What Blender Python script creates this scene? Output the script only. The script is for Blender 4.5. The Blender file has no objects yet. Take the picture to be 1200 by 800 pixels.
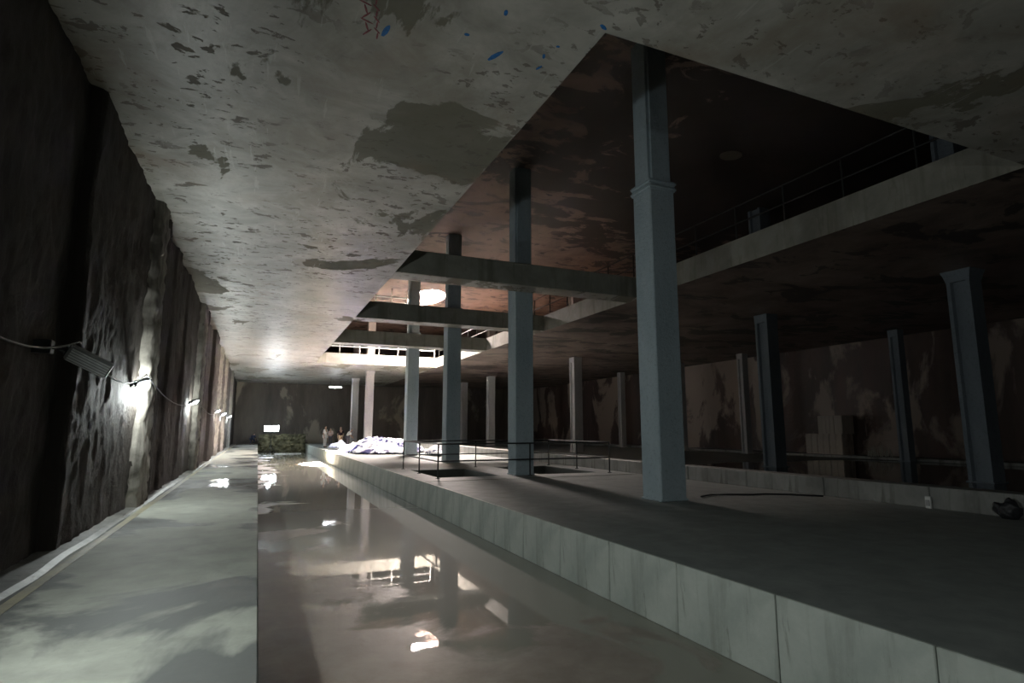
import bpy, bmesh, math, random
from mathutils import Vector, Matrix, noise

random.seed(7)
sc = bpy.context.scene
COL = sc.collection

# ------------------------------------------------------------------ camera
F_PX, EYE = 678.0, 1.6
tilt = math.atan2(102, F_PX)
fwd_c = Vector((302 - 600, 502 - 400, F_PX)).normalized()      # hall axis in camera space (x right, y down, z forward)
up_c = Vector((0, -math.cos(tilt), math.sin(tilt)))
rt_c = fwd_c.cross(up_c)
if rt_c.x < 0:
    rt_c = -rt_c
RW = Matrix((rt_c, fwd_c, up_c))                                  # camera space -> world
cx, cy, cz = RW @ Vector((1, 0, 0)), RW @ Vector((0, -1, 0)), RW @ Vector((0, 0, -1))
cam_d = bpy.data.cameras.new('camera')
cam = bpy.data.objects.new('camera', cam_d)
COL.objects.link(cam)
cam_d.sensor_width = 36
cam_d.lens = F_PX * 36 / 1200
cam_d.clip_start, cam_d.clip_end = 0.05, 300
cam.matrix_world = Matrix(((cx.x, cy.x, cz.x, 0), (cx.y, cy.y, cz.y, 0), (cx.z, cy.z, cz.z, EYE), (0, 0, 0, 1)))
sc.camera = cam

# ------------------------------------------------------------------ sky, sun, exposure
vs = sc.view_settings
vs.view_transform = 'Standard'
vs.look = 'None'
vs.gamma = 1
vs.use_curve_mapping = False
vs.exposure = 0.12
SKY = 400.0
SUN = 5000.0
LAMP = 330.0
world = bpy.data.worlds.new('sky')
sc.world = world
world.use_nodes = True
bg = world.node_tree.nodes['Background']
bg.inputs['Color'].default_value = (1.0, 0.87, 0.80, 1)
bg.inputs['Strength'].default_value = SKY
sun_d = bpy.data.lights.new('sun', 'SUN')
sun_d.energy = SUN
sun_d.angle = math.radians(5.0)
sun_d.color = (1.0, 0.83, 0.73)
sun = bpy.data.objects.new('sun', sun_d)
COL.objects.link(sun)
sun.rotation_euler = Vector((-0.54, 0.06, -1.0)).to_track_quat('-Z', 'Y').to_euler()
HOLES = [(11.05, 41.6, 1.3, 2.7)]           # oval daylight opening in the upper slab: x, y, rx, ry
for hx, hy, rx, ry in HOLES:
    ld = bpy.data.lights.new('daylight_portal', 'AREA')
    ld.shape = 'RECTANGLE'
    ld.size, ld.size_y = rx * 2, ry * 2
    ld.cycles.is_portal = True
    lo = bpy.data.objects.new('daylight_portal', ld)
    COL.objects.link(lo)
    lo.location = (hx, hy, 12.15)
cy_ = sc.cycles
cy_.max_bounces = 10
cy_.diffuse_bounces = 6
cy_.glossy_bounces = 4
cy_.sample_clamp_indirect = 30.0
cy_.caustics_reflective = False
cy_.caustics_refractive = False

# ------------------------------------------------------------------ material helpers
class NT:
    def __init__(s, name):
        s.m = bpy.data.materials.new(name)
        s.m.use_nodes = True
        s.t = s.m.node_tree
        s.b = s.t.nodes['Principled BSDF']
        s.co = s.n('ShaderNodeTexCoord').outputs['Object']
    def n(s, typ, **kw):
        nd = s.t.nodes.new(typ)
        for k, v in kw.items():
            setattr(nd, k, v)
        return nd
    def l(s, a, b):
        s.t.links.new(a, b)
    def put(s, sock, v):
        if hasattr(v, 'is_linked') or isinstance(v, bpy.types.NodeSocket):
            s.l(v, sock)
        elif isinstance(v, (tuple, list)) and len(v) == 3 and sock.type == 'RGBA':
            sock.default_value = (*v, 1)
        else:
            sock.default_value = v
    def mapping(s, scale=(1, 1, 1), rot=(0, 0, 0), loc=(0, 0, 0)):
        m = s.n('ShaderNodeMapping')
        m.inputs['Scale'].default_value = scale
        m.inputs['Rotation'].default_value = rot
        m.inputs['Location'].default_value = loc
        s.l(s.co, m.inputs['Vector'])
        return m.outputs['Vector']
    def noise(s, scale, detail=6, rough=0.6, dist=0.0, vec=None):
        nd = s.n('ShaderNodeTexNoise')
        nd.inputs['Scale'].default_value = scale
        nd.inputs['Detail'].default_value = detail
        nd.inputs['Roughness'].default_value = rough
        nd.inputs['Distortion'].default_value = dist
        s.l(vec or s.co, nd.inputs['Vector'])
        return nd.outputs['Fac']
    def step(s, v, a, b, lo=0.0, hi=1.0):
        nd = s.n('ShaderNodeMapRange')
        nd.inputs['From Min'].default_value = a
        nd.inputs['From Max'].default_value = b
        nd.inputs['To Min'].default_value = lo
        nd.inputs['To Max'].default_value = hi
        s.l(v, nd.inputs['Value'])
        return nd.outputs['Result']
    def mix(s, f, a, b):
        nd = s.n('ShaderNodeMix', data_type='RGBA')
        s.put(nd.inputs[0], f)
        s.put(nd.inputs[6], a)
        s.put(nd.inputs[7], b)
        return nd.outputs[2]
    def math(s, op, a, b=0.0):
        nd = s.n('ShaderNodeMath', operation=op)
        s.put(nd.inputs[0], a)
        s.put(nd.inputs[1], b)
        return nd.outputs[0]
    def bump(s, h, strength=0.3, dist=0.02):
        nd = s.n('ShaderNodeBump')
        nd.inputs['Strength'].default_value = strength
        nd.inputs['Distance'].default_value = dist
        s.l(h, nd.inputs['Height'])
        s.l(nd.outputs['Normal'], s.b.inputs['Normal'])
    def set(s, **kw):
        for k, v in kw.items():
            s.put(s.b.inputs[k.replace('_', ' ')], v)
        return s.m

def plain(name, col, rough=0.6, metal=0.0, emit=None, es=0.0, var=0.12, sc_=6.0):
    k = NT(name)
    f = k.noise(sc_, 5)
    d = tuple(c * (1 - var) for c in col)
    u = tuple(min(1, c * (1 + var)) for c in col)
    k.set(Base_Color=k.mix(k.step(f, .3, .7), d, u), Roughness=rough, Metallic=metal)
    if emit:
        k.set(Emission_Color=emit, Emission_Strength=es)
    return k.m

M = {}
Z_U = 11.3
def mat_soffit():
    k = NT('peeling_soffit_concrete')
    big = k.noise(0.26, 10, 0.58, 0.5, k.mapping((1.3, .8, 1), (0, 0, .5)))
    mid = k.noise(0.8, 9, 0.68, 0.6)
    fl = k.noise(2.3, 8, 0.6, 0.35, k.mapping((.85, 1.25, 1), (0, 0, 0.1)))
    fl2 = k.noise(5.0, 7, 0.6, 0.3, k.mapping((.8, 1.3, 1), (0, 0, -0.15)))
    gate = k.noise(0.2, 4, 0.55, 0.3, k.mapping(loc=(5, 3, 0)))
    base = k.mix(k.step(mid, .34, .66), (0.27, 0.26, 0.225), (0.50, 0.485, 0.44))
    smear = k.step(k.noise(.45, 8, .65, .8, k.mapping(loc=(2, 8, 0))), .50, .62, 0, .55)
    base = k.mix(smear, base, (0.25, 0.225, 0.175))
    patch = k.step(big, .565, .575)
    base = k.mix(k.math('MULTIPLY', patch, .8), base, (0.135, 0.125, 0.085))
    flake = k.math('MULTIPLY', k.step(fl, .597, .609), k.step(gate, .38, .48))
    flake2 = k.math('MULTIPLY', k.step(fl2, .62, .632), k.step(gate, .34, .44))
    both = k.math('MAXIMUM', flake, flake2)
    base = k.mix(k.math('MULTIPLY', both, .75), base, (0.13, 0.11, 0.09))
    warm = k.step(k.noise(0.5, 6, .6, .4, k.mapping(loc=(9, 1, 0))), .53, .70)
    base = k.mix(k.math('MULTIPLY', warm, .5), base, (0.24, 0.165, 0.105))
    scr = k.step(k.noise(1.6, 7, .65, .25, k.mapping((4, .4, 1), (0, 0, -.45))), .63, .66)
    base = k.mix(k.math('MULTIPLY', scr, .35), base, (0.58, 0.58, 0.54))
    rough = k.step(k.math('ADD', both, patch), 0, 1, .42, .75)
    h = k.math('SUBTRACT', k.math('MULTIPLY', k.noise(7, 7, .65), .5), k.math('MULTIPLY', k.math('MAXIMUM', both, patch), .5))
    k.bump(h, .5, .02)
    return k.set(Base_Color=base, Roughness=rough)
def mat_upper():
    k = NT('rust_stained_upper_soffit')
    mid = k.noise(0.7, 8, 0.65, 0.6)
    base = k.mix(k.step(mid, .35, .68), (0.15, 0.10, 0.082), (0.27, 0.20, 0.165))
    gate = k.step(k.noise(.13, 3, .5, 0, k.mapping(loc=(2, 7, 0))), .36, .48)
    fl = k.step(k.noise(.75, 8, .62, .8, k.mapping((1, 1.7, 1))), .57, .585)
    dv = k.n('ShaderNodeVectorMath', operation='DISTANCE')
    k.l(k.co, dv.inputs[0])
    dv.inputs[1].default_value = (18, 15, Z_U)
    stain_and_shade = k.math('ADD', k.step(dv.outputs['Value'], 3, 15, .35, 0), k.math('MULTIPLY', k.noise(.5, 8, .62, .6, k.mapping((1, 1.5, 1))), 1))  # black stains thickened around one point, painting shade into the upper soffit
    fl = k.math('MAXIMUM', k.math('MULTIPLY', fl, gate), k.step(stain_and_shade, .60, .64))
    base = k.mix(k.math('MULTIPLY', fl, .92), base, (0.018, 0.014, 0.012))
    k.bump(k.noise(6, 6, .6), .4, .02)
    return k.set(Base_Color=base, Roughness=.75)
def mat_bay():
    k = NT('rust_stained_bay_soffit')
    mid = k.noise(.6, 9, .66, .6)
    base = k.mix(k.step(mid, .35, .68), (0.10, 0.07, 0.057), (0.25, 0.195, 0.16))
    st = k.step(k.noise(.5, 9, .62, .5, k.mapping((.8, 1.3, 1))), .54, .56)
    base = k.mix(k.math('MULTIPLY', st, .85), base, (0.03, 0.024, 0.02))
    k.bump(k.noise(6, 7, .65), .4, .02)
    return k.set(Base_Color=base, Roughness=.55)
def mat_concrete(name, a, b, stain=(0.12, 0.11, 0.08), rough=.7, streak=True, amt=.6):
    k = NT(name)
    mid = k.noise(1.6, 8, .65, .3)
    base = k.mix(k.step(mid, .33, .67), a, b)
    if streak:
        st = k.noise(1.0, 6, .6, .2, k.mapping((2.2, 2.2, .22)))
        base = k.mix(k.step(st, .52, .66, 0, amt), base, stain)
        dr = k.noise(3.2, 7, .65, .4, k.mapping((1.6, 1.6, .35), loc=(4, 2, 1)))
        base = k.mix(k.step(dr, .60, .66, 0, amt * .7), base, stain)
    fine = k.noise(28, 5, .7)
    base = k.mix(k.step(fine, .62, .72, 0, .25), base, stain)
    k.bump(k.noise(14, 7, .65), .35, .015)
    return k.set(Base_Color=base, Roughness=rough)
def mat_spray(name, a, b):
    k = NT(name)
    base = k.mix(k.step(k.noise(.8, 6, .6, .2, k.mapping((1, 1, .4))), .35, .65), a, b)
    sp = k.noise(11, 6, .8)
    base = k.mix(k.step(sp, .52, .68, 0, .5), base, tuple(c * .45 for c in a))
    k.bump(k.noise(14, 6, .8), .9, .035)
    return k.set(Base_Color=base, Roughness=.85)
def mat_wet(name, dry_a, dry_b, wet, thr, w=.05, warp=(1, 1, 1), gl=.03, scale=.45, spread=.02, dry_rough=.5, seed=0, wet_rough=.28, low=None, far=None, pool=None):
    k = NT(name)
    m = k.noise(scale, 7, .55, .5, k.mapping(warp, loc=(seed, seed * 2, 0)))
    if low:                                                       # the slab falls away to one side and water collects there
        sx = k.n('ShaderNodeSeparateXYZ')
        k.l(k.co, sx.inputs[0])
        m = k.math('ADD', m, k.step(sx.outputs['X'], low[0], low[1], low[2], low[3]))
    if far:
        m = k.math('ADD', m, k.step(sx.outputs['Y'], *far))
    puddle = k.step(m, thr, thr + w)
    f = k.noise(2.2, 8, .65, .3)
    dry = k.mix(k.step(f, .35, .68), dry_a, dry_b)
    dry = k.mix(k.step(k.noise(7, 6, .7), .6, .75, 0, .3), dry, tuple(c * .5 for c in dry_a))
    base = k.mix(puddle, dry, wet)
    k.bump(k.math('MULTIPLY', k.noise(11, 6, .6), k.step(puddle, 0, 1, 1, spread)), .25, .012)
    k.set(Coat_Weight=k.step(m, *pool) if pool else puddle, Coat_Roughness=gl, Coat_IOR=1.33)
    return k.set(Base_Color=base, Roughness=k.step(puddle, 0, 1, dry_rough, wet_rough), Specular_IOR_Level=.2 if pool else .5)
def mat_rock():
    k = NT('dark_wet_earth_wall')
    v = k.noise(.55, 9, .72, .3, k.mapping((1, 1, .2)))
    base = k.mix(k.step(v, .34, .66), (0.018, 0.015, 0.013), (0.046, 0.037, 0.030))
    st = k.step(k.noise(1.2, 9, .72, .2, k.mapping((1, 1, .16), loc=(3, 1, 4))),   .60, .82, 0, .5)
    base = k.mix(st, base, (0.10, 0.083, 0.067))
    k.bump(k.math('ADD', k.noise(5, 9, .75, .2, k.mapping((1, 1, .7))), k.noise(20, 5, .75)), .7, .05)
    return k.set(Base_Color=base, Roughness=k.step(v, .3, .7, .6, .9), Specular_IOR_Level=.3)
def mat_sidewall(name, dk, lt, thr=.53):
    k = NT(name)
    big = k.noise(.28, 7, .6, .6, k.mapping((1, 1, .55), loc=(1, 4, 2)))
    v = k.noise(.8, 7, .6, .2, k.mapping((1, 1, .25)))
    base = k.mix(k.step(v, .35, .65), dk, tuple(c * 1.9 for c in dk))
    base = k.mix(k.step(big, thr, thr + .05, 0, .88), base, lt)
    drip = k.step(k.noise(2.0, 6, .6, .1, k.mapping((1, 1, .1))), .66, .72, 0, .6)
    base = k.mix(drip, base, tuple(min(1, c * 1.3) for c in lt))
    k.bump(k.noise(5, 7, .65), .5, .04)
    return k.set(Base_Color=base, Roughness=.6)
def mat_tarp():
    k = NT('crumpled_plastic_sheet')
    m = k.noise(.8, 5, .6, 1.5, k.mapping((1, .8, 2.2)))
    base = k.mix(k.step(m, .50, .53), (0.45, 0.46, 0.48), (0.02, 0.022, 0.08))
    k.bump(k.noise(5, 6, .6, 1.2), .6, .04)
    return k.set(Base_Color=base, Roughness=.35)
def mat_water(name, col):
    k = NT(name)
    k.bump(k.noise(1.4, 3, .5), .04, .01)
    return k.set(Base_Color=col, Roughness=.03, IOR=1.33)

M['soffit'] = mat_soffit()
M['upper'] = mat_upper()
M['bay'] = mat_bay()
M['fascia'] = mat_concrete('edge_beam_concrete', (0.20, 0.195, 0.165), (0.30, 0.29, 0.25))
M['beam'] = mat_concrete('cross_beam_concrete', (0.22, 0.22, 0.19), (0.32, 0.32, 0.27))
M['panel'] = mat_concrete('pale_green_grey_concrete', (0.33, 0.365, 0.335), (0.46, 0.49, 0.45), (0.15, 0.155, 0.125), .6, amt=.65)
M['plinth'] = mat_wet('platform_concrete', (0.17, 0.185, 0.18), (0.245, 0.265, 0.255), (0.10, 0.105, 0.10), .70, .08, dry_rough=.65, seed=3)
M['walk'] = mat_wet('damp_walkway_concrete', (0.25, 0.26, 0.225), (0.36, 0.37, 0.325), (0.105, 0.11, 0.105),   .475, .035, pool=(.53, .60), gl=.09, scale=.38, spread=.8, dry_rough=.7, wet_rough=.6, seed=5, warp=(1, .7, 1))
M['channel'] = mat_wet('flooded_channel_concrete', (0.20, 0.168, 0.142), (0.30, 0.262, 0.222), (0.215, 0.21, 0.17), .44, .05, gl=.025, scale=.6, spread=.05, dry_rough=.45, wet_rough=.7, seed=11, low=(.3, 3.2, -.05, .28), far=(5.0, 11, -.30, 0))
M['rock'] = mat_rock()
M['shot'] = mat_concrete('pale_rough_shotcrete', (0.11, 0.10, 0.085), (0.30, 0.28, 0.245), (0.05, 0.043, 0.036), .8, amt=.9)
M['rwall'] = mat_sidewall('stained_diaphragm_wall', (0.045, 0.027, 0.021), (0.31, 0.245, 0.20), .49)
M['bwall'] = mat_sidewall('dark_back_wall', (0.068, 0.056, 0.045), (0.28, 0.24, 0.19), .57)
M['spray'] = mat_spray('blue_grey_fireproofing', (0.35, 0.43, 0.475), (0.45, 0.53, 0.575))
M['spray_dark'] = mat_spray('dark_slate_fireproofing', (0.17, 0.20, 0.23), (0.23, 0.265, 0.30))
M['sprayH'] = mat_spray('warm_grey_fireproofing', (0.40, 0.39, 0.39), (0.50, 0.48, 0.47))
M['kerb'] = mat_concrete('kerb_concrete', (0.19, 0.19, 0.18), (0.29, 0.29, 0.27), (0.06, 0.055, 0.045), .6, amt=.85)
M['steel'] = plain('dark_painted_steel', (0.03, 0.033, 0.035), .45, .4)
M['white_steel'] = plain('white_painted_steel', (0.72, 0.72, 0.70), .45)
M['grey_cast'] = plain('grey_cast_aluminium', (0.30, 0.30, 0.30), .45, .3)
M['rail_grey'] = plain('grey_painted_rail', (0.016, 0.016, 0.016), .7)
M['lens_off'] = plain('unlit_prismatic_lens', (0.75, 0.75, 0.76), .3)
M['lens_on'] = plain('lit_lamp_lens', (0.9, 0.95, 1), .3, 0, (0.82, 0.93, 1.0), 70.0)
M['flood_on'] = plain('lit_floodlight_lens', (0.9, 0.95, 1), .3, 0, (0.85, 0.94, 1.0), 90.0)
M['black'] = plain('black_rubber', (0.02, 0.02, 0.022), .5)
M['tarp'] = mat_tarp()
M['bluebag'] = plain('blue_white_plastic', (0.42, 0.47, 0.70), .4, 0, var=.5, sc_=3)
M['rubble'] = plain('mossy_rubble', (0.15, 0.14, 0.085), .85, var=.75, sc_=1.6)
M['crate'] = mat_concrete('weathered_pale_boards', (0.34, 0.29, 0.24), (0.47, 0.41, 0.35), (0.18, 0.14, 0.11))
M['pitw'] = plain('dark_pit_concrete', (0.07, 0.075, 0.065), .6)
M['water'] = mat_water('still_black_water', (0.012, 0.010, 0.008))
M['yellow'] = mat_concrete('faded_yellow_paint', (0.17, 0.165, 0.13), (0.34, 0.30, 0.17), (0.13, 0.13, 0.11), .5, False)
M['fillet'] = mat_concrete('pale_wall_fillet', (0.06, 0.06, 0.055), (0.17, 0.17, 0.155), (0.03, 0.027, 0.024), .5, amt=.9)
M['blue'] = plain('blue_spray_paint', (0.01, 0.14, 0.42), .6, var=.4, sc_=20)
M['red'] = plain('faded_red_spray_paint', (0.24, 0.07, 0.08), .7, var=.5, sc_=25)
M['disc'] = plain('pale_cover_plate', (0.16, 0.14, 0.11), .6)
M['reed'] = plain('pale_dry_stalk', (0.45, 0.43, 0.36), .8)
M['skin'] = plain('skin', (0.50, 0.32, 0.24), .5)
M['hair'] = plain('dark_hair', (0.03, 0.022, 0.018), .6)
M['cl_white'] = plain('white_cloth', (0.80, 0.80, 0.80), .8)
M['cl_pink'] = plain('pale_pink_cloth', (0.66, 0.52, 0.52), .8)
M['cl_dark'] = plain('maroon_black_cloth', (0.04, 0.022, 0.03), .8)
M['cl_khaki'] = plain('khaki_cloth', (0.52, 0.40, 0.28), .8)
M['cl_slate'] = plain('slate_cloth', (0.12, 0.11, 0.13), .8)
M['cl_navy'] = plain('navy_cloth', (0.03, 0.04, 0.08), .8)

# ------------------------------------------------------------------ geometry helpers
def link(name, me, mat, parent=None):
    o = bpy.data.objects.new(name, me)
    COL.objects.link(o)
    if mat and not me.materials:
        me.materials.append(M[mat] if isinstance(mat, str) else mat)
    if parent:
        o.parent = parent
    return o
def from_bm(name, bm, mat, parent=None, smooth=False):
    bmesh.ops.recalc_face_normals(bm, faces=bm.faces[:])
    me = bpy.data.meshes.new(name)
    bm.to_mesh(me)
    bm.free()
    if smooth:
        for p in me.polygons:
            p.use_smooth = True
    return link(name, me, mat, parent)
def add_box(bm, x0, x1, y0, y1, z0, z1, mtx=None):
    vs_ = [bm.verts.new(mtx @ Vector(p) if mtx else p) for p in
           [(x0, y0, z0), (x1, y0, z0), (x1, y1, z0), (x0, y1, z0), (x0, y0, z1), (x1, y0, z1), (x1, y1, z1), (x0, y1, z1)]]
    for f in ((0, 3, 2, 1), (4, 5, 6, 7), (0, 1, 5, 4), (1, 2, 6, 5), (2, 3, 7, 6), (3, 0, 4, 7)):
        bm.faces.new([vs_[i] for i in f])
    return vs_
def box(name, x0, x1, y0, y1, z0, z1, mat, parent=None, bevel=0.0, seg=1):
    bm = bmesh.new()
    add_box(bm, x0, x1, y0, y1, z0, z1)
    if bevel:
        bmesh.ops.bevel(bm, geom=bm.edges[:], offset=bevel, segments=seg, affect='EDGES')
    return from_bm(name, bm, mat, parent)
def add_tube(bm, a, b, r, n=8, r2=None):
    a, b = Vector(a), Vector(b)
    d = (b - a).normalized()
    u = d.orthogonal().normalized()
    w = d.cross(u)
    r2 = r if r2 is None else r2
    ra = [bm.verts.new(a + (u * math.cos(t) + w * math.sin(t)) * r) for t in [i * math.tau / n for i in range(n)]]
    rb = [bm.verts.new(b + (u * math.cos(t) + w * math.sin(t)) * r2) for t in [i * math.tau / n for i in range(n)]]
    for i in range(n):
        bm.faces.new((ra[i], ra[(i + 1) % n], rb[(i + 1) % n], rb[i]))
    bm.faces.new(ra[::-1])
    bm.faces.new(rb)
def tube(name, a, b, r, mat, parent=None, n=8, r2=None):
    bm = bmesh.new()
    add_tube(bm, a, b, r, n, r2)
    return from_bm(name, bm, mat, parent)
def polytube(name, pts, r, mat, parent=None, n=6):
    bm = bmesh.new()
    rings = []
    pts = [Vector(p) for p in pts]
    for i, p in enumerate(pts):
        d = (pts[min(i + 1, len(pts) - 1)] - pts[max(i - 1, 0)]).normalized()
        u = d.cross(Vector((1, 0.013, 0.2))).normalized()
        w = d.cross(u)
        rings.append([bm.verts.new(p + (u * math.cos(t) + w * math.sin(t)) * r) for t in [k * math.tau / n for k in range(n)]])
    for a, b in zip(rings, rings[1:]):
        for i in range(n):
            bm.faces.new((a[i], a[(i + 1) % n], b[(i + 1) % n], b[i]))
    bm.faces.new(rings[0][::-1])
    bm.faces.new(rings[-1])
    return from_bm(name, bm, mat, parent, True)
def prism(name, pts, z0, z1, mat, parent=None, loc=None):
    bm = bmesh.new()
    lo = [bm.verts.new((x, y, z0)) for x, y in pts]
    hi = [bm.verts.new((x, y, z1)) for x, y in pts]
    n = len(pts)
    for i in range(n):
        bm.faces.new((lo[i], lo[(i + 1) % n], hi[(i + 1) % n], hi[i]))
    bm.faces.new(lo[::-1])
    bm.faces.new(hi)
    return from_bm(name, bm, mat, parent)
def slab(name, xs, ys, z0, z1, holes, mat, ovals=()):
    """slab of grid cells; cells in holes are open; ovals: {cell: (cx, cy, rx, ry)}"""
    bm = bmesh.new()
    cache = {}
    def V(x, y, z):
        k = (round(x, 4), round(y, 4), z)
        if k not in cache:
            cache[k] = bm.verts.new((x, y, z))
        return cache[k]
    nx, ny = len(xs) - 1, len(ys) - 1
    solid = {(i, j) for i in range(nx) for j in range(ny)} - set(holes)
    for i, j in solid:
        a, b, c, d = xs[i], xs[i + 1], ys[j], ys[j + 1]
        if (i, j) in ovals:
            ox, oy, rx, ry = ovals[(i, j)]
            N = 48
            rim, out = [], []
            for t in range(N):
                an = t * math.tau / N + math.pi / 4
                rim.append((ox + rx * math.cos(an), oy + ry * math.sin(an)))
                u, v = math.cos(an), math.sin(an)
                m_ = max(abs(u), abs(v))
                u, v = u / m_, v / m_
                out.append((ox + (u * (b - ox) if u > 0 else -u * (a - ox)), oy + (v * (d - oy) if v > 0 else -v * (c - oy))))
            for t in range(N):
                s_ = (t + 1) % N
                for z in (z0, z1):
                    bm.faces.new((V(*rim[t], z), V(*rim[s_], z), V(*out[s_], z), V(*out[t], z)))
                bm.faces.new((V(*rim[t], z0), V(*rim[s_], z0), V(*rim[s_], z1), V(*rim[t], z1)))
        else:
            for z in (z0, z1):
                bm.faces.new((V(a, c, z), V(b, c, z), V(b, d, z), V(a, d, z)))
        for (di, dj), (p, q) in {(-1, 0): ((a, c), (a, d)), (1, 0): ((b, c), (b, d)), (0, -1): ((a, c), (b, c)), (0, 1): ((a, d), (b, d))}.items():
            if (i + di, j + dj) not in solid:
                bm.faces.new((V(*p, z0), V(*q, z0), V(*q, z1), V(*p, z1)))
    return from_bm(name, bm, mat)
def structure(o):
    o['kind'] = 'structure'
    return o
def tag(o, label, cat, group=None):
    o['label'] = label
    o['category'] = cat
    if group:
        o['group'] = group
    return o
def empty(name, loc, rz=0.0):
    e = bpy.data.objects.new(name, None)
    COL.objects.link(e)
    e.location = loc
    e.rotation_euler = (0, 0, rz)
    e.empty_display_size = .2
    return e

# ------------------------------------------------------------------ setting
Z_CH, Z_S0, Z_S1, Z_U = -0.8, 6.5, 7.3, 11.3
XW, XR, YB, YF = -2.33, 31.2, 68.0, -10.0
HX0, HX1, HY0, HY1 = 3.7, 13.05, 5.58, 45.4

# left earth wall: rough, with vertical pile ridges and recesses
def wall_left():
    ys, y = [], YF
    while y < YB:
        ys.append(y)
        y += 0.07 if 5 < y < 20 else (0.12 if y < 40 else 0.3)
    ys.append(YB)
    zs, z = [], -0.85
    while z < Z_U:
        zs.append(z)
        z += 0.10 if z < 6.6 else 0.5
    zs.append(Z_U)
    def prof(y):
        p = 0.03 * noise.noise((y * .9, 0, 3.1)) + 0.02 * noise.noise((y * 2.3, 5, 1.1))
        for y0, y1, h in ((-11, 9.55, -.17), (14.0, 15.6, .17), (17.6, 18.4, .06), (20.6, 22.0, .07), (25.3, 27.6, .17), (32.0, 35.0, .16), (38.6, 41.0, .12), (45.2, 49, .10), (54.5, 58, .12)):
            t = min((y - y0), (y1 - y)) / .10
            p += h * max(0.0, min(1.0, t))
        return p
    verts, faces = [], []
    for y in ys:
        p = prof(y)
        for z in zs:
            q = 0.035 * noise.fractal((y * 1.8, z * 1.1, 7.7), .8, 2.0, 6) + 0.022 * noise.noise((y * 7, z * 5, 2))
            if any(a < y < b for a, b in ((13.9, 15.4), (25.1, 27.0), (38.4, 40.6), (45, 47.4))):
                q += .05 * noise.noise((y * 5.5, z * 3.2, 4)) + .035 * noise.noise((y * 11, z * 8, 9))
            verts.append((XW + p + q, y, z))
    nz = len(zs)
    for i in range(len(ys) - 1):
        for j in range(nz - 1):
            a = i * nz + j
            faces.append((a, a + 1, a + nz + 1, a + nz))
    me = bpy.data.meshes.new('wall_left')
    me.from_pydata(verts, [], faces)
    for p in me.polygons:
        p.use_smooth = True
    me.materials.append(M['rock'])
    me.materials.append(M['shot'])
    for p in me.polygons:
        yc = p.center.y + .12 * noise.noise((p.center.z * 1.1, p.center.y * 2, 6)) + .05 * noise.noise((p.center.z * 4, 2, 6))
        if any(a < yc < b for a, b in ((13.95, 15.2), (25.2, 26.8), (38.5, 40.4), (45.1, 47.2), (54.4, 56.8))):
            p.material_index = 1
    return structure(link('wall_left', me, None))
wall_left()
structure(box('wall_right', XR, XR + .5, YF - .5, YB + .5, -.85, Z_U, 'rwall'))
structure(box('wall_back', -3, XR, YB, YB + .5, -.85, Z_U, 'bwall'))
structure(box('wall_front', -3, XR, YF - .5, YF, -.85, Z_U, 'bwall'))

structure(box('floor_channel', -.2, 4.9, YF, YB, -1.0, Z_CH, 'channel'))
structure(box('floor_walkway', -3.0, 0.10, YF, YB, -.95, 0.0, 'walk', bevel=.012))
xs = [4.74, 5.55, 7.75, 9.25, 11.65, XR]
ys_ = [YF, 18.85, 22.7, 23.2, YB]
structure(slab('floor_platform', xs, ys_, -.95, 0.0, [(1, 1), (3, 1), (3, 2)], 'plinth'))
# pits: inner linings
for nm, x0, x1, y0, y1 in (('pit_lining', 5.55, 7.75, 18.85, 22.7), ('pit_lining', 9.25, 11.65, 18.85, 23.2)):
    bm = bmesh.new()
    v = add_box(bm, x0, x1, y0, y1, -.94, -.03)
    bm.faces.ensure_lookup_table()
    bmesh.ops.delete(bm, geom=[f for f in bm.faces if all(abs(q.co.z + .03) < 1e-4 for q in f.verts)], context='FACES')
    me = bpy.data.meshes.new(nm)
    for f in bm.faces:
        f.normal_flip()
    bm.to_mesh(me)
    bm.free()
    o = link(nm, me, 'pitw')
    o.modifiers.new('thick', 'SOLIDIFY').thickness = -.015
    o.parent = bpy.data.objects['floor_platform']

# cast concrete face panels of the platform
pl = bpy.data.objects['floor_platform']
W = 1.465
bm = bmesh.new()
add_box(bm, 0, .045, .005, W - .005, -.80, 0.004)
bmesh.ops.bevel(bm, geom=bm.edges[:], offset=.008, segments=1, affect='EDGES')
first = from_bm('face_panel', bm, 'panel', pl)
k = 0
y = 0.02 - 3 * W
while y < YB - W:
    o = first if k == 0 else first.copy()
    if k:
        COL.objects.link(o)
    o.parent = pl
    o.location = (4.70 + random.uniform(-.004, .004), y, 0)
    y += W
    k += 1
# pour joint across the platform
jo = box('pour_joint', 4.75, 12.5, 17.55, 17.60, -.004, .006, 'pitw', pl)
jo.rotation_euler.z = .0
# lower slab (ceiling of the hall) with its long opening
structure(slab('ceiling', [-3, HX0, HX1, XR], [YF, HY0, HY1, YB], Z_S0, Z_S1, [(1, 1)], 'soffit'))
ceil = bpy.data.objects['ceiling']
ceil.data.materials.append(M['fascia'])
ceil.data.materials.append(M['bay'])
for p in ceil.data.polygons:
    if abs(p.normal.z) < .5:
        p.material_index = 1
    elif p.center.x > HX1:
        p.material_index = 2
# upper slab with the oval daylight opening
ux = [-3.2, 6.0, 13.5, XR + .6]
uy = [YF - .6, 37.6, 45.4, YB + .6]
structure(slab('ceiling_upper', ux, uy, Z_U, 12.1, [], 'upper', {(1, 1): HOLES[0]}))
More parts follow.
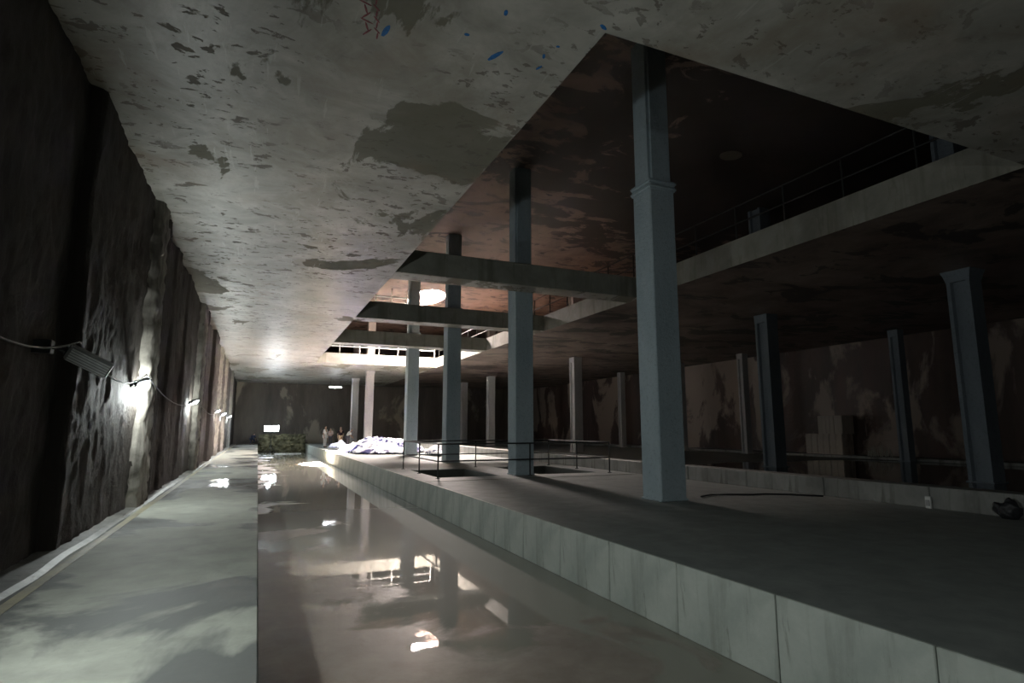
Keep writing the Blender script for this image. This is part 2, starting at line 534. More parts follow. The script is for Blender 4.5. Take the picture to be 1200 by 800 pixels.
# fillet and faded yellow line along the left wall
bm = bmesh.new()
prev = None
y = YF + .1
while y < YB - .2:
    w = -2.10 + .04 * noise.noise((y * .8, 1, 2))
    r = [bm.verts.new((-2.6, y, .003)), bm.verts.new((-2.6, y, .055)), bm.verts.new((w - .08, y, .03)), bm.verts.new((w, y, .003))]
    if prev:
        for i in range(4):
            bm.faces.new((prev[i], prev[(i + 1) % 4], r[(i + 1) % 4], r[i]))
    prev = r
    y += .35
structure(from_bm('trim_1', bm, 'fillet'))
structure(box('trim_2', -2.06, -1.95, YF + .1, YB - .2, -.002, .004, 'yellow'))
structure(box('trim_3', 29.7, XR, YF, YB, 0, .15, 'kerb', bevel=.02))

# paint marks on the soffit (flat strokes)
def stroke(x, y, l, w, ang, mat):
    pts = []
    for i in range(14):
        t = i / 14 * math.tau
        rr = 1 + .22 * noise.noise((x * 7 + i, y * 3, 1))
        a, b = math.cos(t) * l / 2 * rr, math.sin(t) * w / 2 * rr
        pts.append((x + a * math.cos(ang) - b * math.sin(ang), y + a * math.sin(ang) + b * math.cos(ang)))
    return prism('paint_mark', pts, Z_S0 - .003, Z_S0 + .001, mat, ceil)
for a in ((2.60, 6.55, .28, .075, 2.0), (1.17, 6.64, .24, .07, 1.75), (3.62, 5.50, .13, .05, .4), (2.12, 6.3, .07, .05, 0),
          (3.28, 6.05, .05, .04, 0), (3.2, 6.3, .10, .04, 1.2), (3.25, 6.55, .12, .035, 1.9), (2.42, 5.75, .10, .05, 1.3)):
    stroke(*a, 'blue')
# faded red writing, illegible strokes
for i in range(9):
    yy = 5.95 + i * .10
    stroke(.80 + .02 * i, yy, .17, .025, .3 + .9 * (i % 3), 'red')
    stroke(.93 + .02 * i, yy + .03, .13, .022, 1.5 - .7 * (i % 2), 'red')

# cross beams in the opening
for y0, lab in ((17.75, 'nearest of the concrete cross beams spanning the ceiling opening'),
                (25.95, 'middle of the three concrete cross beams spanning the ceiling opening'),
                (34.1, 'farthest and brownest of the concrete cross beams spanning the ceiling opening')):
    b = box('cross_beam', HX0 + .001, HX1 - .001, y0, y0 + .92, Z_S0 - .002, Z_S1 - .01, 'beam', bevel=.015)
    b.data.materials.append(M['soffit'])
    for p in b.data.polygons:
        if p.normal.z < -.5:
            p.material_index = 1
    tag(b, lab, 'beam', 'cross beams in the ceiling opening')

# ------------------------------------------------------------------ columns
def make_box_column(x, y, label, top=Z_U, collar=True):
    e = empty('column', (x, y, 0))
    w = .35
    bm = bmesh.new()
    add_box(bm, -w, w, -w, w, 0, 7.32)
    bmesh.ops.bevel(bm, geom=[q for q in bm.edges if abs(q.verts[0].co.z - q.verts[1].co.z) > 1], offset=.022, segments=1, affect='EDGES')
    from_bm('lower_shaft', bm, 'spray', e)
    bm = bmesh.new()
    u = .33
    add_box(bm, -u, u, -u, u, 7.30, top)
    bmesh.ops.bevel(bm, geom=[q for q in bm.edges if abs(q.verts[0].co.z - q.verts[1].co.z) > 1], offset=.07, segments=2, affect='EDGES')
    from_bm('upper_shaft', bm, 'spray', e)
    for z in (7.34, 7.48):
        c = box('collar_ring', -.42, .42, -.42, .42, z - .055, z + .055, 'spray', e, bevel=.05, seg=3)
    bm = bmesh.new()
    add_box(bm, -w - .03, w + .03, -w - .03, w + .03, -.002, .05)
    bmesh.ops.bevel(bm, geom=bm.edges[:], offset=.02, segments=1, affect='EDGES')
    from_bm('base_plate', bm, 'spray', e)
    return tag(e, label, 'column', 'square columns along the opening')
def make_h_column(x, y, label, upper=False, mat='sprayH', size=1.0, flare=1.06, group='sprayed H section columns under the slab'):
    e = empty('steel_column', (x, y, 0))
    w, d = .31 * size, .33 * size
    def prof(bm, z0, z1):
        pts = [(-w, -d), (w, -d), (w, -d + .11), (w - .10, -d + .15), (w - .10, d - .15), (w, d - .11), (w, d), (-w, d), (-w, d - .11), (-w + .10, d - .15), (-w + .10, -d + .15), (-w, -d + .11)]
        lo = [bm.verts.new((a, b, z0)) for a, b in pts]
        hi = [bm.verts.new((a, b, z1)) for a, b in pts]
        for i in range(12):
            bm.faces.new((lo[i], lo[(i + 1) % 12], hi[(i + 1) % 12], hi[i]))
        bm.faces.new(lo[::-1])
        bm.faces.new(hi)
    bm = bmesh.new()
    prof(bm, 0, Z_S0)
    from_bm('shaft', bm, mat, e)
    bm = bmesh.new()                                             # flared head under the slab
    lo = [bm.verts.new((a * (w + .005), b * (d + .005), 6.15)) for a, b in ((-1, -1), (1, -1), (1, 1), (-1, 1))]
    mi = [bm.verts.new((a * w * (flare + 1) / 2, b * d * (flare + 1) / 2, 6.36)) for a, b in ((-1, -1), (1, -1), (1, 1), (-1, 1))]
    hi = [bm.verts.new((a * w * flare, b * d * flare, Z_S0 - .001)) for a, b in ((-1, -1), (1, -1), (1, 1), (-1, 1))]
    for p, q in ((lo, mi), (mi, hi)):
        for i in range(4):
            bm.faces.new((p[i], p[(i + 1) % 4], q[(i + 1) % 4], q[i]))
    bm.faces.new(lo[::-1])
    bm.faces.new(hi)
    from_bm('column_head', bm, mat, e)
    box('base_plate', -w - .05, w + .05, -d - .05, d + .05, -.002, .045, mat, e, bevel=.012)
    if upper:
        bm = bmesh.new()
        prof(bm, Z_S1, Z_U)
        from_bm('upper_shaft', bm, mat, e)
    return tag(e, label, 'column', group)

XC = 8.61
make_box_column(XC, 11.07, 'tall blue grey square column with collar, nearest to the camera')
make_box_column(XC, 19.03, 'blue grey square column beside the railed floor pits')
make_box_column(XC, 27.24, 'grey square column behind the middle cross beam, just past the floor pits')
make_box_column(XC, 35.4, 'brown grey square column in front of the plastic sheeting, sunlit left edge')
make_h_column(8.6, 50.5, 'pale sunlit column behind the left end of the plastic sheeting', True, flare=1.32)
make_h_column(8.6, 58.6, 'grey column beside the people near the hanging light', True, flare=1.32)
XQ, XT = 20.1, 29.2
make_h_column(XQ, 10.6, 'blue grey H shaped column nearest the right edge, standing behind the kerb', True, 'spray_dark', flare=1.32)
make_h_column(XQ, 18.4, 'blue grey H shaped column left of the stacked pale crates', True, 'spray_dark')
make_h_column(XQ, 26.9, 'H shaped column hidden behind the nearest tall square column', True)
make_h_column(XQ, 35.1, 'warm lit H shaped column between the railing end and the nearest square column', True)
make_h_column(XQ, 43.2, 'H shaped column hidden behind the square column at the pits', True)
make_h_column(XQ, 51.3, 'pale pinkish H shaped column left of the square column at the pits', True)
make_h_column(XQ, 59.2, 'dim far H shaped column just right of the third square column', True)
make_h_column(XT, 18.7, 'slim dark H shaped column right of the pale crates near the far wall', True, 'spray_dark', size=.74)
make_h_column(XT, 28.9, 'slim dim column just left of the blue grey column by the crates', True, size=.74)
make_h_column(XT, 35.1, 'dim column by the right wall behind the nearest square column', True, size=.74)
make_h_column(XT, 43.0, 'slim dim column left of the nearest square column, near the dark wall', True, size=.74)

# ------------------------------------------------------------------ kerb beyond the platform
kerb = empty('kerb', (0, 0, 0))
y, k = -2.0, 0
bm = bmesh.new()
add_box(bm, 12.62, 13.15, .006, 2.424, 0, .43)
bmesh.ops.bevel(bm, geom=bm.edges[:], offset=.012, segments=1, affect='EDGES')
kf = from_bm('kerb_block', bm, 'kerb', kerb)
while y < 62:
    o = kf if k == 0 else kf.copy()
    if k:
        COL.objects.link(o)
        o.parent = kerb
    o.location = (random.uniform(-.006, .006), y, 0)
    y += 2.43
    k += 1
tag(kerb, 'long low concrete kerb running behind the columns across the platform', 'kerb')

# water behind the kerb
pts = []
for i in range(60):
    t = i / 60 * math.tau
    r = 1 + .12 * noise.noise((math.cos(t) * 2, math.sin(t) * 2, 4))
    ca, sa = math.cos(t), math.sin(t)
    s_ = 1 / max(abs(ca), abs(sa)) ** .8
    pts.append((21.45 + 8.2 * min(1, ca * s_ * r) if ca > 0 else 21.45 + max(-8.2, 8.2 * ca * s_ * r), 9 + 12.5 * sa * s_ * r))
wt = prism('standing_water', pts, .001, .012, 'water')
wt['kind'] = 'stuff'
tag(wt, 'black still water lying behind the kerb on the right', 'water')

# ------------------------------------------------------------------ railings
e = empty('pit_railing', (5.43, 18.5, 0))
def lp(p):
    return (p[0] - 5.43, p[1] - 18.5, p[2])
C4 = [(5.43, 18.5), (11.95, 18.5), (11.95, 23.4), (5.43, 23.4)]
posts = [(5.43, 18.5), (8.72, 18.5), (11.95, 18.5), (11.95, 20.9), (11.95, 23.4), (8.5, 23.4), (5.43, 23.4), (5.43, 20.9)]
for px, py in posts:
    tube('post', lp((px, py, -.001)), lp((px, py, 1.1)), .027, 'steel', e)
    tube('foot_plate', lp((px, py, -.001)), lp((px, py, .02)), .075, 'steel', e, 10)
for i in range(4):
    a, b = C4[i], C4[(i + 1) % 4]
    for nm, z in (('top_rail', 1.1), ('mid_rail', .55)):
        tube(nm, lp((*a, z)), lp((*b, z)), .025, 'steel', e)
tag(e, 'black steel pipe railing fencing the floor pits', 'railing')

def guard(name, a, b, n, mat, label, z=Z_S1, h=1.1):
    e = empty(name, (a[0], a[1], z))
    A, B = Vector((0, 0, 0)), Vector((b[0] - a[0], b[1] - a[1], 0))
    for i in range(n + 1):
        p = A.lerp(B, i / n)
        tube('post', p + Vector((0, 0, -.001)), p + Vector((0, 0, h)), .028, mat, e)
    for nm, zz in (('top_rail', h), ('mid_rail', h * .5)):
        tube(nm, A + Vector((0, 0, zz)), B + Vector((0, 0, zz)), .026, mat, e)
    return tag(e, label, 'railing')
guard('guard_rail', (3.9, 45.55), (12.9, 45.55), 6, 'white_steel', 'white steel guard rail above the far edge of the ceiling opening')
guard('guard_rail', (13.2, 5.8), (13.2, 45.3), 22, 'rail_grey', 'grey pipe guard rail above the right edge of the ceiling opening')
# hung white frame by the first daylight opening
e = empty('suspended_gantry', (6.9, 39.6, Z_U))
for zz in (-.62, -1.02):
    tube('rail', (0, 0, zz), (2.3, 0, zz),   .06, 'white_steel', e)
for xx in (.05, 1.15, 2.25):
    tube('hanger', (xx, 0, .0), (xx, 0, -1.05), .03, 'white_steel', e)
tag(e, 'white steel frame hung from the upper ceiling by the bright oval opening', 'frame')
# round plate on the upper soffit
o = prism('cover_plate', [(.42 * math.cos(i / 24 * math.tau), .34 * math.sin(i / 24 * math.tau)) for i in range(24)], -.022, -.001, 'disc')
o.location = (15.0, 14.8, Z_U)
tag(o, 'small pale round plate on the dark upper ceiling', 'plate')

# ------------------------------------------------------------------ wall lamps and cable
def wall_lamp(y, z, lit, label, power=0.0, kind='POINT', aim=None):
    e = empty('wall_lamp', (-2.30, y, z))
    d = Vector((.55, .45, .22) if lit else (.80, .18, -.42)).normalized()   # long axis, away from the wall
    n = Vector((.2, -.5, -.8) if lit else (.25, -.72, -.65))
    n = (n - d * n.dot(d)).normalized()                          # lens faces down the hall and down
    s = n.cross(d)
    L, Wd, T = (.27 if lit else .50), .22, .085
    ox = .05 if lit else .10
    mt = Matrix((( d.x, s.x, n.x, ox), (d.y, s.y, n.y, 0), (d.z, s.z, n.z, .10), (0, 0, 0, 1)))
    bm = bmesh.new()
    add_box(bm, 0, L, -Wd / 2, Wd / 2, -T, 0)
    bmesh.ops.bevel(bm, geom=bm.edges[:], offset=.018, segments=2, affect='EDGES')
    bm.transform(mt)
    hs = from_bm('housing', bm, 'grey_cast', e)
    bm = bmesh.new()
    add_box(bm, .035, L - .02, -Wd / 2 + .02, Wd / 2 - .02, -.002, .010)
    bm.transform(mt)
    from_bm('lens', bm, 'lens_on' if lit else 'lens_off', e)
    for i in range(5):                                            # lens bars
        bm = bmesh.new()
        yy = -Wd / 2 + .04 + i * (Wd - .08) / 4
        add_box(bm, .03, L - .02, yy - .004, yy + .004, .008, .016)
        bm.transform(mt)
        from_bm('lens_rib', bm, 'grey_cast', hs)
    bm = bmesh.new()
    add_box(bm, -.07, .0, -.06, .06, -.075, -.01)
    bmesh.ops.bevel(bm, geom=bm.edges[:], offset=.015, segments=2, affect='EDGES')
    bm.transform(mt)
    from_bm('end_cap', bm, 'black', e)
    polytube('arm', [(-.26, 0, .16), (.0, 0, .15), (.08, 0, .11)], .022, 'steel', e)
    box('wall_plate', -.24, -.04, -.07, .07, .08, .24, 'steel', e, bevel=.01)
    if power:
        ld = bpy.data.lights.new('lamp_light', kind)
        ld.energy = power
        ld.color = (0.90, 0.97, 0.94)
        ld.shadow_soft_size = .10
        lo = bpy.data.objects.new('lamp_light', ld)
        COL.objects.link(lo)
        lo.parent = e
        lo.location = Vector((.10, 0, .10)) + d * .3 + n * .13 if kind == 'SPOT' else Vector((.20, .36, -.03))
        if kind == 'SPOT':
            ld.spot_size = math.radians(166)
            ld.spot_blend = .75
            lo.rotation_euler = Vector(aim).to_track_quat('-Z', 'Y').to_euler()
    return tag(e, label, 'lamp', 'lamps along the left wall')
wall_lamp(4.3, 2.45, True, 'wall lamp just outside the left edge of the picture', LAMP * 1.1, 'SPOT', (1, .25, -.45))
wall_lamp(8.6, 2.42, False, 'unlit grey wall lamp, largest in view, on the dark left wall')
wall_lamp(13.35, 2.32, True, 'nearest lit wall lamp on the rough left wall', LAMP * .6)
wall_lamp(23.9, 2.40, True, 'second nearest lit lamp along the left wall', LAMP * .6)
wall_lamp(37.0, 2.42, True, 'third nearest lit lamp along the left wall', LAMP * .6)
wall_lamp(43.5, 2.40, True, 'fourth nearest lit lamp along the left wall', LAMP * .6)
wall_lamp(52.5, 2.40, True, 'farthest lit lamp along the left wall', LAMP * .6)
wall_lamp(-3.5, 2.45, True, 'wall lamp behind the camera on the left wall', LAMP * .8, 'SPOT', (1, .25, -.45))

ly = [4.3, 8.6, 13.35, 23.9, 37.0, 43.5, 52.5]
pts = []
for a, b in zip(ly, ly[1:]):
    n = 10
    for i in range(n):
        t = i / n
        pts.append((-2.08, a + (b - a) * t, 2.66 - .40 * 4 * t * (1 - t) * min(1, (b - a) / 6)))
pts.append((-2.08, ly[-1], 2.66))
tag(polytube('lamp_cable', pts, .011, 'black'), 'thin black cable slung from lamp to lamp along the left wall', 'cable')

# hanging light near the far end
e = empty('hanging_light', (6.65, 58.0, 5.55))
bm = bmesh.new()
add_box(bm, -.6, .6, -.17, .17, 0, .14)
bmesh.ops.bevel(bm, geom=bm.edges[:], offset=.03, segments=2, affect='EDGES')
from_bm('housing', bm, 'white_steel', e)
bm = bmesh.new()
add_box(bm, -.57, .57, -.14, .14, -.05, .004)
bmesh.ops.bevel(bm, geom=bm.edges[:], offset=.03, segments=2, affect='EDGES')
from_bm('diffuser', bm, 'flood_on', e)
for xx in (-.45, .45):
    tube('hanger', (xx, 0, .13), (xx, 0, .95), .012, 'steel', e)
tag(e, 'bright light hanging under the ceiling near the far end', 'light')

# flood lights on a tripod at the end of the channel
e = empty('tripod_floodlight', (1.25, 62.0, Z_CH))
tube('pole', (0, 0, .55), (0, 0, 2.05), .028, 'steel', e)
for i in range(3):
    t = i * math.tau / 3 + .5
    tube('leg', (0, 0, .85), (math.cos(t) * .55, math.sin(t) * .55, .015), .02, 'steel', e)
tube('crossbar', (-.55, 0, 2.05), (.55, 0, 2.05), .025, 'steel', e)
for sx in (-.36, .36):
    h = box('lamp_head', sx - .32, sx + .32, -.05, .10, 2.12, 2.70, 'steel', e, bevel=.03, seg=2)
    box('lens', sx - .29, sx + .29, -.066, -.045, 2.15, 2.67, 'flood_on', h)
    tube('yoke', (sx, 0, 2.04), (sx, 0, 2.14), .02, 'steel', h)
ld = bpy.data.lights.new('flood_light', 'POINT')
ld.energy = 220
ld.color = (0.8, 0.92, 1)
ld.shadow_soft_size = .2
lo = bpy.data.objects.new('flood_light', ld)
COL.objects.link(lo)
lo.parent = e
lo.location = (0, -.3, 2.95)
tag(e, 'twin floodlight on a tripod glaring at the far end of the channel', 'floodlight')

# rubble bulkhead closing the channel
def rubble():
    bm = bmesh.new()
    nx, nz = 70, 34
    x0, x1 = .14, 4.66
    g = []
    for i in range(nx + 1):
        row = []
        for j in range(nz + 1):
            x = x0 + (x1 - x0) * i / nx
            top = 1.02 + .16 * noise.noise((x * 1.3, 0, 2))
            z = Z_CH + (top - Z_CH) * j / nz
            d = noise.voronoi((x * 2.6, 0, z * 3.4))[0]
            row.append(bm.verts.new((x, 64.5 + .35 * j / nz + .45 * d[0] + .1 * noise.noise((x * 3, 1, z * 3)), z)))
        g.append(row)
    for i in range(nx):
        for j in range(nz):
            bm.faces.new((g[i][j], g[i + 1][j], g[i + 1][j + 1], g[i][j + 1]))
    back = [(bm.verts.new((r[-1].co.x, 65.6, r[-1].co.z)), bm.verts.new((r[-1].co.x, 65.6, Z_CH))) for r in g]
    for i in range(nx):
        bm.faces.new((g[i][-1], g[i + 1][-1], back[i + 1][0], back[i][0]))
        bm.faces.new((back[i][0], back[i + 1][0], back[i + 1][1], back[i][1]))
    return from_bm('rubble_bulkhead', bm, 'rubble')
tag(rubble(), 'low greenish rubble wall behind the floodlight closing the channel', 'rubble wall')
tag(box('white_sill', 1.6, 4.0, 60.2, 60.5, Z_CH, Z_CH + .07, 'white_steel', bevel=.02), 'low white sill across the channel before the floodlight', 'sill')

# ------------------------------------------------------------------ plastic sheeting heap
def heap(name, cx_, cy_, rx, ry, h, seed, mat, nx=110, ny=130):
    verts, faces, idx = [], [], {}
    for i in range(nx + 1):
        for j in range(ny + 1):
            u, v = i / nx * 2 - 1, j / ny * 2 - 1
            x, y = u * rx, v * ry
            t = math.atan2(v, u)
            R = .86 + .14 * noise.noise((math.cos(t) * 2.2, math.sin(t) * 2.2, seed))
            r = math.hypot(u, v) / R
            if r > 1.0:
                continue
            f = (1 - r ** 2.4)
            q = Vector((x * .55, y * .42, seed))
            w = noise.noise_vector(q * .9)
            rid = 1 - abs(noise.noise(q * 1.6 + w * 1.1)) * 2
            rid2 = 1 - abs(noise.noise(q * 4.2 + w * 1.6)) * 2
            z = f ** .6 * h * (.38 + .36 * rid + .24 * rid2 + .35 * noise.noise(q * .6))
            idx[(i, j)] = len(verts)
            verts.append((x, y, max(.006, z + .02)))
    for i in range(nx):
        for j in range(ny):
            c = [(i, j), (i + 1, j), (i + 1, j + 1), (i, j + 1)]
            if all(k in idx for k in c):
                faces.append([idx[k] for k in c])
    me = bpy.data.meshes.new(name)
    me.from_pydata(verts, [], faces)
    for p in me.polygons:
        p.use_smooth = True
    o = link(name, me, mat)
    o.location = (cx_, cy_, 0)
    md = o.modifiers.new('thick', 'SOLIDIFY')
    md.thickness = .012
    md.offset = 1
    return o
tag(heap('plastic_sheeting', 8.15, 41.9, 3.3, 6.4, 1.0, 2.3, 'tarp'), 'big crumpled heap of white and blue plastic sheeting in the daylight', 'plastic sheet')
tag(heap('plastic_sheeting', 10.2, 34.1, 1.05, 2.1, .75, 5.7, 'tarp', 50, 90), 'smaller low pile of blue and white sheeting right of the sunlit column', 'plastic sheet')
tag(heap('rolled_sheet', 5.75, 47.2, .8, 1.4, .75, 8.1, 'bluebag', 30, 40), 'small blue white bundle at the left end of the sheeting heap', 'bundle')

# ------------------------------------------------------------------ pale crates, stalks, small things on the right
def crate(y0, y1, z0, z1, label):
    e = empty('plank_crate', (30.0, (y0 + y1) / 2, z0))
    hy, hz = (y1 - y0) / 2, z1 - z0
    box('core', .03, .95, -hy + .02, hy - .02, 0, hz - .01, 'crate', e)
    n = 6
    w = 2 * hy / n
    pf = None
    for i in range(n):
        if pf is None:
            pf = box('plank', 0, .035, .006, w - .006, 0, hz, 'crate', e)
            o = pf
        else:
            o = pf.copy()
            COL.objects.link(o)
            o.parent = e
        o.location = (random.uniform(-.008, .008), -hy + i * w, 0)
    for i in range(3):
        box('side_plank', .05 + i * .3, .33 + i * .3, -hy - .012, -hy + .022, 0, hz, 'crate', e)
    return tag(e, label, 'crate')
crate(22.75, 25.1, .15, 1.30, 'wider pale plank crate standing at the foot of the right wall')
crate(22.65, 24.2, 1.30, 2.33, 'smaller pale plank crate stacked on top of the wider crate')
bm = bmesh.new()
for i in range(60):
    yy = random.uniform(19.9, 21.3)
    hh = random.uniform(.25, .75) * (1 - abs(yy - 20.6) * .6)
    b = Vector((29.85 + random.uniform(0, .35), yy, .15))
    add_tube(bm, b, b + Vector((random.uniform(-.1, .1), random.uniform(-.12, .12), hh)), .016, 5, .004)
o = from_bm('dry_stalks', bm, 'reed')
o['kind'] = 'stuff'
tag(o, 'clump of pale dry stalks at the wall foot beside the crates', 'stalks')
# dark rag bundle at the kerb
bm = bmesh.new()
bmesh.ops.create_icosphere(bm, subdivisions=4, radius=1)
for v in bm.verts:
    c = v.co.copy()
    s_ = 1 + .35 * noise.noise(c * 1.6) + .15 * noise.noise(c * 4)
    v.co = Vector((c.x * .13 * s_, c.y * .20 * s_, max(0, (c.z * .5 + .42)) * .36 * s_))
o = from_bm('rag_bundle', bm, 'black', None, True)
o.location = (12.44, 6.28, 0)
tag(o, 'dark rag bundle lying against the kerb at the right edge', 'bundle')
e = empty('kerb_socket', (12.588, 7.73, 0))
box('back_plate', -.03, .02, -.055, .055, .0, .24, 'white_steel', e, bevel=.01)
box('cover_flap', -.045, -.028, -.04, .04, .05, .17, 'grey_cast', e, bevel=.005)
tag(e, 'small pale box fixed low on the kerb near the right edge', 'box')
# loose hose by the nearest column
pts = [(9.6, 11.0, .03), (10.1, 11.25, .025), (10.6, 11.15, .02), (11.1, 10.9, .02), (11.5, 10.9, .02), (11.95, 10.55, .02), (12.4, 10.0, .02)]
tag(polytube('hose', pts, .02, 'black'), 'thin dark hose lying on the platform right of the nearest column', 'hose')

# ------------------------------------------------------------------ people
def skin_obj(name, V, E, mat, parent, root=0, sub=2):
    me = bpy.data.meshes.new(name)
    me.from_pydata([v[0] for v in V], E, [])
    o = link(name, me, mat, parent)
    md = o.modifiers.new('skin', 'SKIN')
    md.use_smooth_shade = True
    sv = me.skin_vertices[0].data
    for i, v in enumerate(V):
        r = v[1]
        sv[i].radius = r if isinstance(r, tuple) else (r, r)
        sv[i].use_root = (i == root)
    s = o.modifiers.new('sub', 'SUBSURF')
    s.levels = s.render_levels = sub
    return o
def person(loc, rz, h, pose, top, bottom, label, shorts=False, hair='hair'):
    e = empty('person', loc, rz)
    k = h / 1.75
    J = dict(pel=(0, 0, .93), wai=(0, 0, 1.06), che=(0, .0, 1.28), nek=(0, 0, 1.46), hd0=(0, -.01, 1.55), hd1=(0, -.015, 1.63), hd2=(0, 0, 1.70),
             hl=(-.09, 0, .90), kl=(-.10, -.01, .50), al=(-.10, .02, .09), tl=(-.11, -.15, .035),
             hr=(.09, 0, .90), kr=(.10, -.01, .50), ar=(.10, .02, .09), tr=(.11, -.15, .035),
             sl=(-.18, 0, 1.41), el=(-.24, .02, 1.13), wl=(-.25, -.05, .88), sr=(.18, 0, 1.41), er=(.24, .02, 1.13), wr=(.25, -.05, .88))
    J.update(pose)
    J = {a: Vector(b) * k for a, b in J.items()}
    R = dict(pel=(.15, .11), wai=(.135, .10), che=(.165, .115), nek=.052, hd0=(.068, .08), hd1=(.075, .095), hd2=(.06, .075),
             hl=.085, kl=.058, al=.04, tl=.032, hr=.085, kr=.058, ar=.04, tr=.032, sl=.058, el=.042, wl=.03, sr=.058, er=.042, wr=.03)
    def rad(n, g=0.0):
        r = R[n]
        return tuple((q + g) * k for q in r) if isinstance(r, tuple) else (r + g) * k
    names = list(J)
    V = [(tuple(J[n]), rad(n)) for n in names]
    ix = {n: i for i, n in enumerate(names)}
    links = [('pel', 'wai'), ('wai', 'che'), ('che', 'nek'), ('nek', 'hd0'), ('hd0', 'hd1'), ('hd1', 'hd2'), ('pel', 'hl'), ('hl', 'kl'), ('kl', 'al'), ('al', 'tl'),
             ('pel', 'hr'), ('hr', 'kr'), ('kr', 'ar'), ('ar', 'tr'), ('che', 'sl'), ('sl', 'el'), ('el', 'wl'), ('che', 'sr'), ('sr', 'er'), ('er', 'wr')]
    E = [(ix[a], ix[b]) for a, b in links]
    for s, w_, el in ((-1, 'wl', 'el'), (1, 'wr', 'er')):          # hands: palm, four fingers, thumb
        d = (J[w_] - J[el]).normalized()
        side = d.cross(Vector((s, 0, 0)))
        side = side.normalized() if side.length > .1 else Vector((0, 1, 0))
        pi = len(V)
        V.append((tuple(J[w_] + d * .06 * k), (.034 * k, .02 * k)))
        E.append((ix[w_], pi))
        for f, L in ((-1.5, .075), (-.5, .09), (.5, .085), (1.5, .065)):
            a = J[w_] + d * .10 * k + side * f * .021 * k
            b = a + (d * L + Vector((-s * .025, 0, 0))) * k
            V += [(tuple(a), .009 * k), (tuple(b), .008 * k)]
            E += [(pi, len(V) - 2), (len(V) - 2, len(V) - 1)]
        a = J[w_] + d * .05 * k - side * .04 * k
        b = a + (d * .05 - side * .025) * k
        V += [(tuple(a), .011 * k), (tuple(b), .009 * k)]
        E += [(pi, len(V) - 2), (len(V) - 2, len(V) - 1)]
    nz = len(V)                                                     # nose
    V.append((tuple(J['hd0'] + Vector((0, -.095, .03)) * k), .012 * k))
    E.append((ix['hd0'], nz))
    body = skin_obj('body', V, E, 'skin', e)
    def sub(nm, ns, ls, mat, g, cut=None):
        vv = [(tuple(J[n]), rad(n, g)) for n in ns]
        for n, (a, b, t) in (cut or {}).items():
            vv.append((tuple(J[a].lerp(J[b], t)), rad(b, g)))
            ns = ns + [n]
        ii = {n: i for i, n in enumerate(ns)}
        return skin_obj(nm, vv, [(ii[a], ii[b]) for a, b in ls], mat, e)
    sub('shirt', ['pel', 'wai', 'che', 'sl', 'sr', 'el', 'er'], [('pel', 'wai'), ('wai', 'che'), ('che', 'sl'), ('che', 'sr'), ('sl', 'el'), ('sr', 'er'), ('che', 'col')], top, .018, {'col': ('che', 'nek', .55)})
    if shorts:
        sub('shorts', ['pel', 'hl', 'hr', 'kl', 'kr'], [('pel', 'hl'), ('pel', 'hr'), ('hl', 'kl'), ('hr', 'kr')], bottom, .02)
    else:
        sub('trousers', ['pel', 'hl', 'hr', 'kl', 'kr', 'al', 'ar'], [('pel', 'hl'), ('pel', 'hr'), ('hl', 'kl'), ('hr', 'kr'), ('kl', 'al'), ('kr', 'ar')], bottom, .02)
    for a, t in (('al', 'tl'), ('ar', 'tr')):
        p, q = J[a], J[t]
        skin_obj('shoe', [((p.x, p.y + .04 * k, max(.045, p.z - .05) * k), .05 * k), ((q.x, q.y, q.z), .045 * k)], [(0, 1)], 'black', e, 0, 1)
    hv = [(tuple(J['hd1'] + Vector((0, .035, .0)) * k), (.082 * k, .075 * k)), (tuple(J['hd2'] + Vector((0, .02, .025)) * k), (.075 * k, .085 * k))]
    skin_obj('hair', hv, [(0, 1)], hair, e)
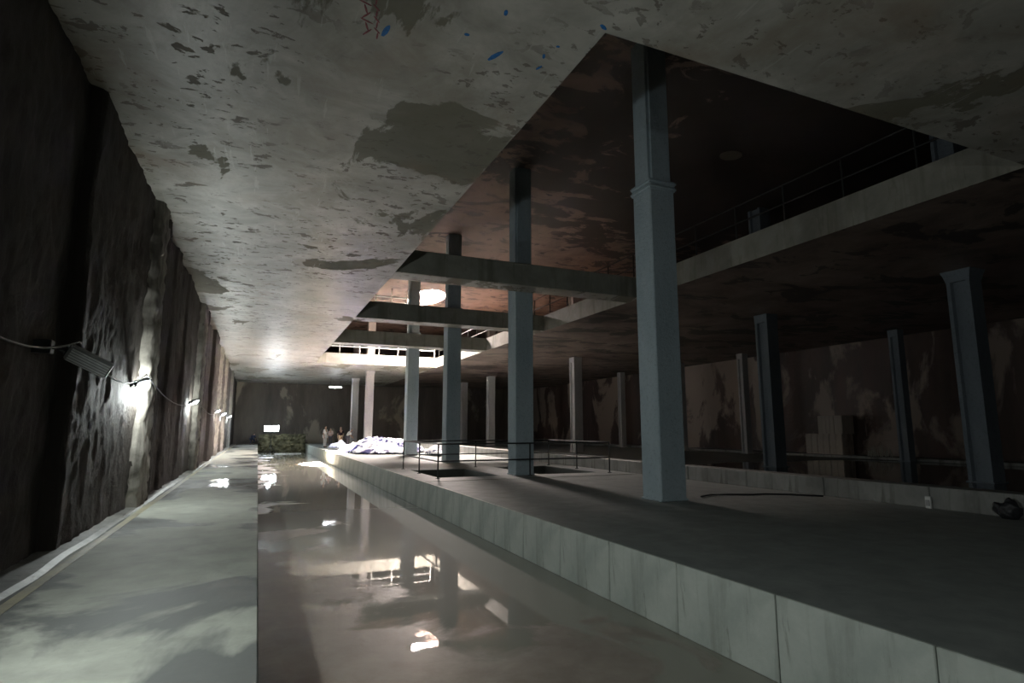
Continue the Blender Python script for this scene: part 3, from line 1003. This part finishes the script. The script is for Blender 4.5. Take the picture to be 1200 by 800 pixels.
    for s in (-1, 1):
        bm = bmesh.new()
        bmesh.ops.create_uvsphere(bm, u_segments=8, v_segments=6, radius=.013 * k, matrix=Matrix.Translation(J['hd0'] + Vector((s * .032, -.082, .065)) * k))
        from_bm('eye', bm, 'black', e)
    return tag(e, label, 'person', 'people by the plastic sheeting' if loc[1] < 60 else None)
person((5.40, 53.0, 0), .9, 1.84, {'hd1': (.0, -.03, 1.62)}, 'cl_white', 'cl_white', 'person in white shirt and white trousers at the platform edge')
person((6.02, 54.6, 0), -.5, 1.66, {'wr': (.10, -.26, 1.08), 'er': (.23, -.06, 1.14)}, 'cl_pink', 'cl_slate', 'person in a pink top and dark trousers beside the one in white')
person((6.55, 52.0, 0), .2, 1.80, {'wr': (.18, -.22, 1.02)}, 'cl_dark', 'cl_khaki', 'person in a dark shirt and khaki shorts behind the sheeting', True)
person((7.05, 51.4, 0), 1.2, 1.74, {'che': (0, -.16, 1.22), 'nek': (0, -.28, 1.36), 'hd0': (0, -.33, 1.42), 'hd1': (0, -.36, 1.49), 'hd2': (0, -.37, 1.56), 'sl': (-.18, -.2, 1.33), 'sr': (.18, -.2, 1.33), 'el': (-.22, -.25, 1.06), 'er': (.22, -.25, 1.06), 'wl': (-.14, -.42, .90), 'wr': (.14, -.42, .90)},
       'cl_white', 'cl_slate', 'person in a white shirt bending forward over the sheeting')
person((-.45, 66.0, 0), 2.6, 1.62, {'pel': (0, .12, .62), 'wai': (0, .04, .72), 'che': (0, -.12, .86), 'nek': (0, -.24, .98), 'hd0': (0, -.29, 1.03), 'hd1': (0, -.31, 1.10), 'hd2': (0, -.31, 1.17), 'hl': (-.12, .1, .60), 'hr': (.12, .1, .60), 'kl': (-.2, -.18, .46), 'kr': (.2, -.18, .46), 'al': (-.2, .06, .09), 'ar': (.2, .06, .09), 'tl': (-.22, -.1, .035), 'tr': (.22, -.1, .035),
                                     'sl': (-.18, -.16, .95), 'sr': (.18, -.16, .95), 'el': (-.26, -.2, .68), 'er': (.26, -.2, .68), 'wl': (-.2, -.3, .48), 'wr': (.2, -.3, .48)},
       'cl_navy', 'cl_navy', 'dark clothed person stooping on the walkway at the far end')
